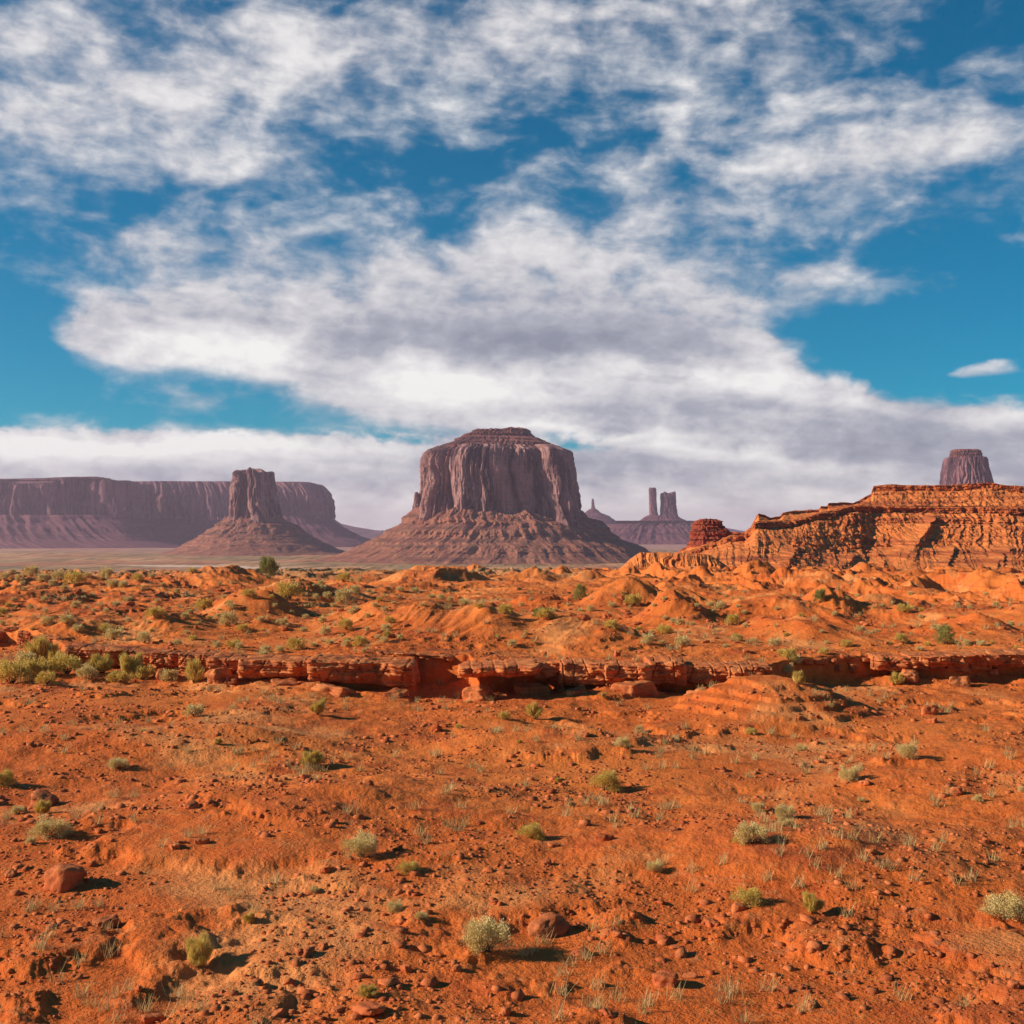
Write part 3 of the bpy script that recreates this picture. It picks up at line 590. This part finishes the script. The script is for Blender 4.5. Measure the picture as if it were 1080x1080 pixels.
BM = []
for i in range(7):
    p = [2.6, 3.4, 5, 4, 3, 6, 2.8][i]; st = [(1, .8, .6), (1, .9, .7), (1.2, .8, .45), (.9, .8, .85), (1, .7, .5), (1.3, 1, .35), (.8, .9, .8)][i]
    Vv, Ff = rounded_box(14, p, 500 + 13 * i, st, .20, .03, .8); Vv, Ff = weld(Vv, Ff); BM.append(mesh_np('boulder', Vv, Ff, M_boulder, data_only=True))
def boulder(X, Y, Z, r, label, group, k=None, name='boulder', mat=None):
    o = bpy.data.objects.new(name, BM[k if k is not None else random.randrange(7)]); COL.objects.link(o)
    o.scale = (r, r * random.uniform(.8, 1.1), r * random.uniform(.8, 1.1)); o.rotation_euler = (random.uniform(-.25, .25), random.uniform(-.25, .25), random.uniform(0, 6.28))
    o.location = (X, Y, Z + r * .22); tag(o, label, 'boulder', group); return o
# broken blocks at the lower right and by the gully
for (px, py, w, lab) in [(850, 702, 12, 'orange boulder left of the broken rubble heap at lower right'), (866, 706, 15, 'largest lit boulder in the rubble heap at lower right'),
                         (880, 702, 9, 'small boulder in the middle of the rubble heap'), (893, 698, 12, 'knobbly boulder on top of the rubble heap'),
                         (900, 708, 11, 'low boulder at the foot of the rubble heap'), (915, 702, 13, 'dark upright boulder right of the rubble heap'),
                         (884, 713, 10, 'flat boulder resting in front of the rubble heap'), (1048, 712, 10, 'pale boulder set in the lit mound at lower right'),
                         (840, 695, 8, 'small boulder beside the yellow green bush above the rubble'), (486, 700, 0, None), (465, 693, 5, 'pale pebble sized stone on the thin overhanging slab'),
                         (651, 692, 7, 'pointed stone lying above the thinly layered ledge block'), (574, 692, 6, 'small dark stone above the knobbly ledge block')]:
    if not w: continue
    X, Y, Z = hit(px, py); boulder(X, Y, Z + .1, w * Y / F * .55, lab, 'boulders of the foreground ledge')
AB = []
for i in range(5):
    Vv, Ff = rounded_box(16, 9, 700 + 13 * i, [(1, .7, .4), (1, .8, .6), (.9, .6, .7), (1.3, .8, .35), (1, 1, .5)][i], .22, .05, .9); Vv, Ff = weld(Vv, Ff); AB.append(mesh_np('fallen_block', Vv, Ff, M_slab, smooth=False, data_only=True))
for (px, w, side) in [(88, .5, 'below the blunt nosed slab'), (176, .7, 'left of the square fronted slab'), (232, .9, 'under the deep crack'), (246, .5, 'beside the larger block under the crack'),
                      (300, .6, 'in front of the long rounded slab'), (352, .9, 'in front of the bulging slab'), (418, .6, 'at the left rim of the dark gully'), (505, .8, 'under the pointed rock tongue'),
                      (560, .9, 'below the knobbly ledge block'), (608, .6, 'below the thinly layered block'), (668, 1.0, 'below the pale edged slab'), (735, .7, 'below the crumbly pitted block'),
                      (790, .9, 'below the broken thin plates'), (958, .8, 'in the dark hollow at lower right'), (1012, .7, 'under the long slab near the pale notch')]:
    Yq = float(ledge_Y(px)) - random.uniform(1.0, 3.0); Xq = wx(px, Yq)
    o = bpy.data.objects.new('fallen_block', random.choice(AB)); COL.objects.link(o); o.location = (Xq, Yq, gz(Xq, Yq) + w * .12); o.scale = (w, w, w); o.rotation_euler = (random.uniform(-.3, .3), random.uniform(-.3, .3), random.uniform(0, 6.28))
    tag(o, 'angular fallen sandstone block ' + side, 'rock', 'blocks fallen from the ledge')
for (lx0, lx1, ly0, ly1, n, rmin, rmax, reg) in [
        (60, 250, 612, 640, 14, .25, .6, 'rusty stone lying on the far left orange slope'), (150, 430, 640, 690, 20, .10, .3, 'small stone among the sage bushes above the left ledge'),
        (540, 700, 630, 660, 18, .2, .5, 'tan stone in the broken ground behind the centre mound'), (680, 830, 640, 690, 14, .12, .35, 'small stone on the sandy slope right of centre'),
        (870, 1078, 640, 688, 14, .12, .3, 'small stone on the red sand flat at the right')]:
    for _ in range(n):
        px, py = random.uniform(lx0, lx1), random.uniform(ly0, ly1); X, Y, Z = hit(px, py); boulder(X, Y, Z, random.uniform(rmin, rmax), reg, reg + 's', name='stone')
# rubble on the bench of the mesa, dropped on its surface
bpy.context.view_layer.update()
dg = bpy.context.evaluated_depsgraph_get()
def ray_px(px, py):
    d = Vector((wx(px, 1), 1, wz(py, 1))).normalized(); ok, loc, nrm, idx, ob, mt = S.ray_cast(dg, Vector((0, 0, 0)), d); return (loc, nrm, ob) if ok else (None, None, None)
for _ in range(60):
    px = random.uniform(835, 935); py = random.uniform(572, 590) if random.random() < .75 else random.uniform(556, 572)
    loc, nrm, ob = ray_px(px, py)
    if loc is None or loc.y > 640: continue
    boulder(loc.x, loc.y, loc.z - .1, random.uniform(.5, 1.5), 'grey red boulder fallen on the bench of the orange mesa', 'boulders fallen on the orange mesa', name='boulder')

# ------------------------------------------------------------------ desert bushes
def leaf_mat(name, a, b_, c_):
    m, t, bb = principled(name, .8); P = t.n('ShaderNodeNewGeometry'); oi = t.n('ShaderNodeObjectInfo')
    n1 = t.noise(P.outputs['Position'], 3.0, 3, .6); r = t.m('FRACT', t.mul(P.outputs['Random Per Island'], 1.0))
    c = t.mix(t.step(n1, .35, .65), a, b_); c = t.mix(t.mul(r, .7), c, c_)
    t.put(bb.inputs['Base Color'], c); bb.inputs['Subsurface Weight'].default_value = 0
    tr = t.n('ShaderNodeBsdfTranslucent'); t.put(tr.inputs[0], c); mx = t.n('ShaderNodeMixShader'); mx.inputs[0].default_value = .25
    t.put(mx.inputs[1], bb.outputs[0]); t.put(mx.inputs[2], tr.outputs[0]); o = [n for n in t.t.nodes if n.type == 'OUTPUT_MATERIAL'][0]; t.put(o.inputs[0], mx.outputs[0]); return m
M_sage = leaf_mat('sage_leaf', (.90, .66, .24), (.98, .78, .36), (.26, .20, .07))
M_rabbit = leaf_mat('rabbitbrush_leaf', (.80, .53, .10), (.92, .68, .20), (.30, .22, .05))
M_green = leaf_mat('juniper_leaf', (.34, .31, .08), (.50, .44, .12), (.13, .13, .04))
M_stem, _t, _b = principled('bush_stem'); _b.inputs['Base Color'].default_value = (.16, .09, .05, 1)
def foliage_mesh(name, kind, n, mat, seed, h=.75, leaf=.07):
    r = np.random.default_rng(seed)
    # clump centres inside a dome, leaves around them
    nc = {'sage': 46, 'tuft': 16, 'tree': 60}[kind]
    u = r.uniform(0, 2 * np.pi, nc); v = r.uniform(0, 1, nc) ** .6; rad = r.uniform(.35, 1, nc) ** .5
    C = np.stack([rad * np.cos(u) * (1 - v * .55) * .86, rad * np.sin(u) * (1 - v * .55) * .86, .12 + v * rad * h * .9], -1)
    C *= 1 + .25 * r.standard_normal((nc, 1)) * .5
    idx = r.integers(0, nc, n); base = C[idx]
    if kind == 'tuft':
        root = np.stack([r.normal(0, .18, n), r.normal(0, .18, n), np.zeros(n)], -1); tip = base * np.array([1.05, 1.05, 1.25]) + r.normal(0, .10, (n, 3)); tip[:, 2] = np.abs(tip[:, 2]) + .15
        d = tip - root; s = r.uniform(.45, .8, (n, 1)); p0 = root + d * s * .5; p1 = root + d
    else:
        p0 = base + r.normal(0, .105, (n, 3)); d = p0 + np.array([0, 0, .25]) + r.normal(0, .35, (n, 3)); d /= np.linalg.norm(d, axis=1)[:, None]
        p1 = p0 + d * leaf * r.uniform(.8, 2.0, (n, 1)); p0[:, 2] = np.abs(p0[:, 2]); p1[:, 2] = np.abs(p1[:, 2])
    d = p1 - p0; w = np.cross(d, r.normal(0, 1, (n, 3))); w /= np.linalg.norm(w, axis=1)[:, None] + 1e-9
    w *= (leaf * .42 if kind != 'tuft' else leaf * .16)
    mid_ = (p0 + p1) / 2
    Vv = np.stack([p0, mid_ + w, p1, mid_ - w], 1).reshape(-1, 3); Fq = np.arange(n * 4).reshape(-1, 4)
    return mesh_np(name, Vv, Fq, mat, smooth=False, data_only=True)
def stem_mesh(seed, h=.6):
    r = np.random.default_rng(seed); vs, fs = [], []
    for i in range(12):
        a = r.uniform(0, 6.28); tip = np.array([math.cos(a) * r.uniform(.3, .75), math.sin(a) * r.uniform(.3, .75), r.uniform(.3, h)]); mid_ = tip * np.array([.35, .35, .55])
        for p, rad in ((np.array([0, 0, -.08]), .035), (mid_, .022), (tip, .008)):
            for k in range(5): vs.append(p + np.array([math.cos(k * 1.2566), math.sin(k * 1.2566), 0]) * rad)
        b0 = i * 15
        for q in range(2):
            for k in range(5): fs.append((b0 + q * 5 + k, b0 + q * 5 + (k + 1) % 5, b0 + (q + 1) * 5 + (k + 1) % 5, b0 + (q + 1) * 5 + k))
    return mesh_np('stem', np.array(vs), np.array(fs), M_stem, data_only=True)
SAGE = [foliage_mesh('foliage', 'sage', 2600, M_sage, 900 + i, h=.7 + .1 * i) for i in range(4)]
RAB = [foliage_mesh('foliage', 'sage', 2600, M_rabbit, 920 + i, h=.75 + .1 * i) for i in range(3)]
TUFT = [foliage_mesh('foliage', 'tuft', 2200, M_rabbit, 940 + i, h=.95, leaf=.11) for i in range(3)]
TREE = [foliage_mesh('foliage', 'tree', 4200, M_green, 960 + i, h=1.3, leaf=.06) for i in range(2)]
FINE_S = [foliage_mesh('foliage', 'sage', 9000, M_sage, 970 + i, h=.75, leaf=.038) for i in range(2)]
FINE_R = [foliage_mesh('foliage', 'sage', 9000, M_rabbit, 980 + i, h=.8, leaf=.038) for i in range(2)]
FINE_T = [foliage_mesh('foliage', 'tuft', 6000, M_rabbit, 990 + i, h=.95, leaf=.06) for i in range(2)]
STEM = [stem_mesh(1000 + i) for i in range(3)]
NAMES = {'s': ('sage_bush', 'sage bush'), 'r': ('rabbitbrush', 'yellow bush'), 't': ('grass_tuft', 'grass tuft'), 'g': ('juniper_bush', 'green bush')}
def bush(X, Y, Z, w, kind, label, group, hs=1.0, parts=None):
    near = Y < 62; lst = {'s': FINE_S if near else SAGE, 'r': FINE_R if near else RAB, 't': FINE_T if near else TUFT, 'g': TREE}[kind]
    nm, cat = NAMES[kind]; root = empty(nm, (X, Y, Z - .03)); r = w / 2
    root.rotation_euler.z = random.uniform(0, 6.28); root.scale = (r, r * random.uniform(.85, 1.15), r * hs * random.uniform(.85, 1.15))
    tag(root, label, cat, group)
    f = bpy.data.objects.new('foliage', random.choice(lst)); COL.objects.link(f); f.parent = root
    s_ = bpy.data.objects.new('stem', random.choice(STEM)); COL.objects.link(s_); s_.parent = root
    return root
# every bush read from the photograph: column, foot row, width, kind
B = '''5 612 10 s|33 608 14 s|20 613 8 s|45 614 12 s|62 612 14 s|78 616 18 r|112 612 14 s|118 620 12 s|130 619 10 s|145 613 10 r|92 609 6 s|25 623 5 s|47 634 7 s|98 629 6 s|135 634 8 s
187 625 6 s|203 605 10 s|123 639 8 s|80 641 10 s|50 659 14 s|70 658 14 s|82 666 12 s|120 675 18 s|112 668 14 r|152 678 14 s|164 652 16 r|195 652 8 s|187 680 8 s|203 676 10 r|215 643 15 r|242 639 8 s|240 660 18 s|256 666 12 r
228 684 9 s|245 683 14 r|252 685 8 s|262 629 12 r|230 651 6 s|0 649 12 r|55 618 8 s|68 622 7 s|88 632 6 s|160 610 6 s|150 622 5 s|172 618 5 s|15 634 6 s|32 642 6 s
45 703 26 t|70 711 24 r|0 706 12 r|12 721 26 r|108 710 20 t|138 714 24 t|152 717 16 r|205 721 18 t|50 722 16 r
283 610 22 g|305 632 24 r|338 618 8 s|340 623 7 s|345 631 10 s|362 614 14 r|375 626 12 s|362 636 18 s|371 648 8 s|375 645 8 s|322 653 7 s|340 657 8 s|299 660 10 s|365 664 14 r|407 665 10 s|408 672 8 r|422 674 7 s
405 678 10 s|380 682 14 r|365 682 10 s|348 680 8 s|330 682 8 s|313 686 18 r|295 688 10 s|280 689 12 s|278 694 9 s|411 657 9 r|275 655 8 s|422 624 8 s|437 625 8 s|455 631 7 s|465 632 8 s|475 634 6 s|490 638 12 s|505 642 9 r|533 648 13 r
540 682 10 s|525 674 5 s|320 666 8 s|343 670 12 s|352 640 6 s|330 640 6 s|388 652 6 s|395 640 6 s|415 637 5 s|445 640 5 s
575 652 16 r|568 651 10 g|612 633 13 g|623 645 8 s|612 645 6 s|644 663 14 r|668 639 16 r|700 669 16 r|710 658 8 s|717 659 10 s|683 680 12 s|720 681 15 s|749 639 8 s|760 643 12 s|773 659 15 r|777 676 11 r|795 677 6 s|765 683 7 s|645 640 6 s
735 640 6 s|785 648 6 s|600 640 6 s|585 645 6 s|550 640 6 s|560 634 5 s|690 640 5 s|730 660 6 s|786 662 6 s
865 636 13 g|817 681 12 s|824 690 8 r|832 697 16 r|838 702 13 s|893 682 11 r|908 666 8 s|925 667 6 s|955 646 14 r|950 677 12 r|958 679 6 s|997 679 15 g|1020 681 8 s|1035 681 9 s|970 686 7 s|987 665 10 s|869 690 10 r|828 711 14 s|842 722 14 t|947 722 16 t
1066 660 6 s|1050 640 6 s|1010 640 5 s|930 640 6 s|880 650 6 s|905 630 5 s|1040 628 5 s|960 628 5 s'''
ALL = []
for ln in B.split('\n'):
    for q in ln.split('|'):
        a, b2, w, k = q.split(); ALL.append((float(a), float(b2), float(w), k))
REGION = [((0, 240, 600, 632), 'on the far left rise'), ((0, 260, 632, 695), 'on the bench above the left ledge'), ((-50, 260, 695, 730), 'below the left ledge'),
          ((240, 400, 600, 642), 'on the slope left of the centre mound'), ((260, 430, 642, 700), 'above the long rounded ledge slab'), ((400, 560, 600, 660), 'along the crest of the centre mound'),
          ((500, 830, 600, 650), 'in front of the badland hills'), ((500, 830, 650, 700), 'on the sand right of the centre mound'), ((800, 1100, 600, 655), 'between the dunes at the right'),
          ((800, 1100, 655, 690), 'on the red sand flat at the right'), ((800, 1100, 690, 730), 'in the rubble gully at lower right'), ((430, 560, 660, 700), 'by the rock tongue')]
def region(px, py):
    for (a, b2, c, d), s_ in REGION:
        if a <= px <= b2 and c <= py <= d: return s_
    return 'on the orange sand'
KN = {'s': 'pale sage bush', 'r': 'yellow green shrub', 't': 'straw yellow tuft', 'g': 'dark green juniper bush'}
while len(ALL) < 250:
    zone = random.choice([(0, 250, 603, 640), (0, 250, 640, 680), (240, 430, 605, 690), (430, 830, 625, 685), (830, 1080, 630, 685), (0, 420, 604, 622), (0, 240, 640, 690)])
    a_, b_ = random.uniform(zone[0], zone[1]), random.uniform(zone[2], zone[3])
    if all(math.hypot(a_ - q[0], (b_ - q[1]) * 2) > 7 for q in ALL): ALL.append((a_, b_, random.uniform(4, 6.5), random.choice('sssr')))
byr = {}
for e_ in ALL: byr.setdefault((region(e_[0], e_[1]), e_[3]), []).append(e_)
EXTRA = [(28, 708, 18, 's'), (36, 716, 22, 'r'), (60, 706, 18, 't'), (92, 716, 16, 's'), (125, 719, 14, 'r'), (178, 718, 14, 's'), (58, 696, 14, 's')]
for e_ in EXTRA: byr.setdefault((region(e_[0], e_[1]), e_[3]), []).append(e_)
for (reg, k), lst in byr.items():
    lst.sort(key=lambda q: -q[2]); n = len(lst)
    small = lst[1:] if n > 3 else []
    for i, (px, py, w, k_) in enumerate(lst):
        X, Y, Z = hit(px, py); wd = min(w * Y / F, 3.4) * (1.35 if py > 698 and px < 240 else 1)
        if n == 1: lab = f'{KN[k]} {reg}'
        elif i == 0: lab = f'largest {KN[k]} {reg}'
        elif n <= 3:
            o = lst[1:]; lab = f'{KN[k]} {reg}, ' + (('smaller one' if n == 2 else ('left smaller one' if px == min(q[0] for q in o) else 'right smaller one')))
        elif n > 6 and px == min(q[0] for q in small): lab = f'leftmost small {KN[k]} {reg}'
        elif n > 6 and px == max(q[0] for q in small): lab = f'rightmost small {KN[k]} {reg}'
        else: lab = f'small {KN[k]} {reg}'
        bush(X, Y, Z, wd * 1.45, k, lab, f'{KN[k]} cluster {reg}', 1.0 if k != 'g' else 1.15)
# nearer ground, below the photograph's lower edge
near_pts = []
for _ in range(26):
    cx0, cy0 = random.uniform(-60, 1140), 735 + 345 * random.random() ** 1.1; k0 = random.choice('ssrt')
    for j in range(random.choice([1, 1, 2, 3, 4])):
        s_ = (cy0 - 560) / 9.6; near_pts.append((cx0 + (random.gauss(0, 2.6) * s_ if j else 0), min(1085, max(730, cy0 + (random.gauss(0, 1.3) * s_ if j else 0))), k0 if random.random() < .7 else random.choice('srt'), j))
for (px, py, k, j) in near_pts:
    X, Y, Z = hit(px, py, 8, 90); w = random.uniform(.7, 1.5) if j == 0 else random.uniform(.25, .75)
    bush(X, Y, Z, w, k, f'{KN[k]} on the open sand below the ledge' if j else f'larger {KN[k]} on the open sand below the ledge', f'{KN[k]} plants on the open sand nearest the viewer')
for _ in range(90):
    px, py = random.uniform(-40, 1120), random.uniform(728, 1080); X, Y, Z = hit(px, py, 8, 90)
    boulder(X, Y, Z, random.choice([.06, .09, .12, .18, .25, .5 if random.random() < .3 else .1]), 'loose reddish stone on the open sand below the ledge', 'loose stones on the open sand', name='stone')

# ------------------------------------------------------------------ gravel and dry grass
def spread(n, seed, y0=14, y1=150, thr=0.0):
    r = np.random.default_rng(seed); Y = y0 * (y1 / y0) ** r.uniform(0, 1, n); X = r.uniform(-1, 1, n) * (.47 * Y + 14)
    keep = fbm(X * .16, Y * .16, 3, seed) + r.normal(0, .12, n) > thr; X, Y = X[keep], Y[keep]; return X, Y, height(X, Y), r
def gravel():
    X, Y, Z, r = spread(85000, 71); n = len(X)
    c = np.array([(-1, -1, -1), (1, -1, -1), (1, 1, -1), (-1, 1, -1), (-1, -1, 1), (1, -1, 1), (1, 1, 1), (-1, 1, 1)], float) * .5
    f = np.array([(0, 3, 2, 1), (4, 5, 6, 7), (0, 1, 5, 4), (1, 2, 6, 5), (2, 3, 7, 6), (3, 0, 4, 7)])
    sz = np.exp(r.normal(-3.35, .62, n)); sz = np.clip(sz * (1 + np.minimum(Y, 60) / 60), .015, .3)
    q = c[None] * (1 + r.normal(0, .34, (n, 8, 3))) * sz[:, None, None] * np.array([1.3, 1.0, .6]); q[:, 4:, :2] *= .7
    a = r.uniform(0, 6.28, n); ca, sa = np.cos(a)[:, None], np.sin(a)[:, None]
    x_ = q[..., 0] * ca - q[..., 1] * sa; y_ = q[..., 0] * sa + q[..., 1] * ca
    V_ = np.stack([x_ + X[:, None], y_ + Y[:, None], q[..., 2] + Z[:, None] + sz[:, None] * .02], -1).reshape(-1, 3)
    Fq = (f[None] + (np.arange(n) * 8)[:, None, None]).reshape(-1, 4)
    o = mesh_np('gravel', V_, Fq, M_boulder, smooth=False); tag(o, 'small angular red gravel strewn over the near sand', None, None, 'stuff')
gravel()
def dry_grass():
    X, Y, Z, r = spread(3400, 83, 14, 200, .12); nb = 34; n = len(X)
    a = r.uniform(0, 6.28, (n, nb)); le = r.uniform(.10, .30, (n, nb)) * (1 + Y[:, None] / 160); sp = r.uniform(.1, 1.1, (n, nb))
    bx = X[:, None] + r.normal(0, .09, (n, nb)); by = Y[:, None] + r.normal(0, .09, (n, nb)); bz = Z[:, None] + 0 * bx
    tx, ty, tz = bx + np.cos(a) * sp * le, by + np.sin(a) * sp * le, bz + le
    wv = .003 * (1 + Y[:, None] / 22); wxx, wyy = -np.sin(a) * wv, np.cos(a) * wv
    V_ = np.stack([np.stack([bx - wxx, by - wyy, bz - .02], -1), np.stack([bx + wxx, by + wyy, bz - .02], -1), np.stack([tx + wxx * .3, ty + wyy * .3, tz], -1), np.stack([tx - wxx * .3, ty - wyy * .3, tz], -1)], 2).reshape(-1, 3)
    o = mesh_np('dry_grass', V_, np.arange(len(V_)).reshape(-1, 4), M_straw, smooth=False); tag(o, 'thin straw coloured dry grass blades in patches on the sand', None, None, 'stuff')
M_straw = leaf_mat('dry_straw', (.62, .42, .16), (.75, .56, .26), (.40, .28, .10))
dry_grass()

# ------------------------------------------------------------------ labels of look-alikes: say where each stands
bpy.context.view_layer.update()
groups = {}
for o in S.objects:
    if o.parent is None and o.get('label') and o.get('group'): groups.setdefault(o['label'], []).append(o)
for lab, lst in groups.items():
    if len(lst) < 3: continue
    P_ = {o.name: (540 + o.location.x / max(o.location.y, 1) * F, HOR - o.location.z / max(o.location.y, 1) * F) for o in lst}
    if len(lst) > 7:                      # split a wide scatter into places first
        cells = {}
        if 'mesa' in lab: nx_, ny_ = 3, 2
        else: nx_, ny_ = (4, 3)
        xs_ = sorted(p[0] for p in P_.values()); ys_ = sorted(p[1] for p in P_.values())
        for o in lst:
            px, py = P_[o.name]; ix = min(nx_ - 1, int(xs_.index(px) * nx_ / len(xs_))); iy = min(ny_ - 1, int(ys_.index(py) * ny_ / len(ys_)))
            cells.setdefault((ix, iy), []).append(o)
        xn = {3: ('left', 'middle', 'right'), 4: ('far left', 'left of centre', 'right of centre', 'far right')}[nx_]; yn = {2: ('upper', 'lower'), 3: ('farthest', 'middle', 'nearest')}[ny_]
        sets = [(f'{lab}, {xn[i]}, {yn[j]}', l) for (i, j), l in cells.items()]
    else: sets = [(lab, lst)]
    for base, l in sets:
        base = ' '.join(base.split()[:15])
        l = sorted(l, key=lambda o: P_[o.name][0])
        if len(l) == 1: l[0]['label'] = base; continue
        l[0]['label'] = 'leftmost ' + base; l[-1]['label'] = 'rightmost ' + base
        rest = sorted(l[1:-1], key=lambda o: -P_[o.name][1])
        if len(rest) == 1: rest[0]['label'] = 'middle ' + base
        elif len(rest) > 1:
            rest[0]['label'] = 'nearest ' + base; rest[-1]['label'] = 'farthest ' + base
            for o in rest[1:-1]: o['label'] = base

# ------------------------------------------------------------------ haze
def haze():
    x0, x1, y0, y1, z0, z1 = -21000, 21000, -21000, 21000, -140, 290
    v = np.array([(x, y, z) for x in (x0, x1) for y in (y0, y1) for z in (z0, z1)], float)
    f = np.array([(0, 1, 3, 2), (4, 6, 7, 5), (0, 4, 5, 1), (2, 3, 7, 6), (0, 2, 6, 4), (1, 5, 7, 3)])
    m = bpy.data.materials.new('haze_air'); m.use_nodes = True; t = NT(m.node_tree)
    p = t.n('ShaderNodeVolumePrincipled'); p.inputs['Color'].default_value = (.95, .69, .84, 1); p.inputs['Density'].default_value = 5.2e-5; p.inputs['Anisotropy'].default_value = .2
    o = t.n('ShaderNodeOutputMaterial'); t.put(o.inputs['Volume'], p.outputs[0])
    ob = mesh_np('haze', v, f, m, smooth=False); tag(ob, 'thin pinkish haze filling the valley air', None, None, 'stuff')
haze()
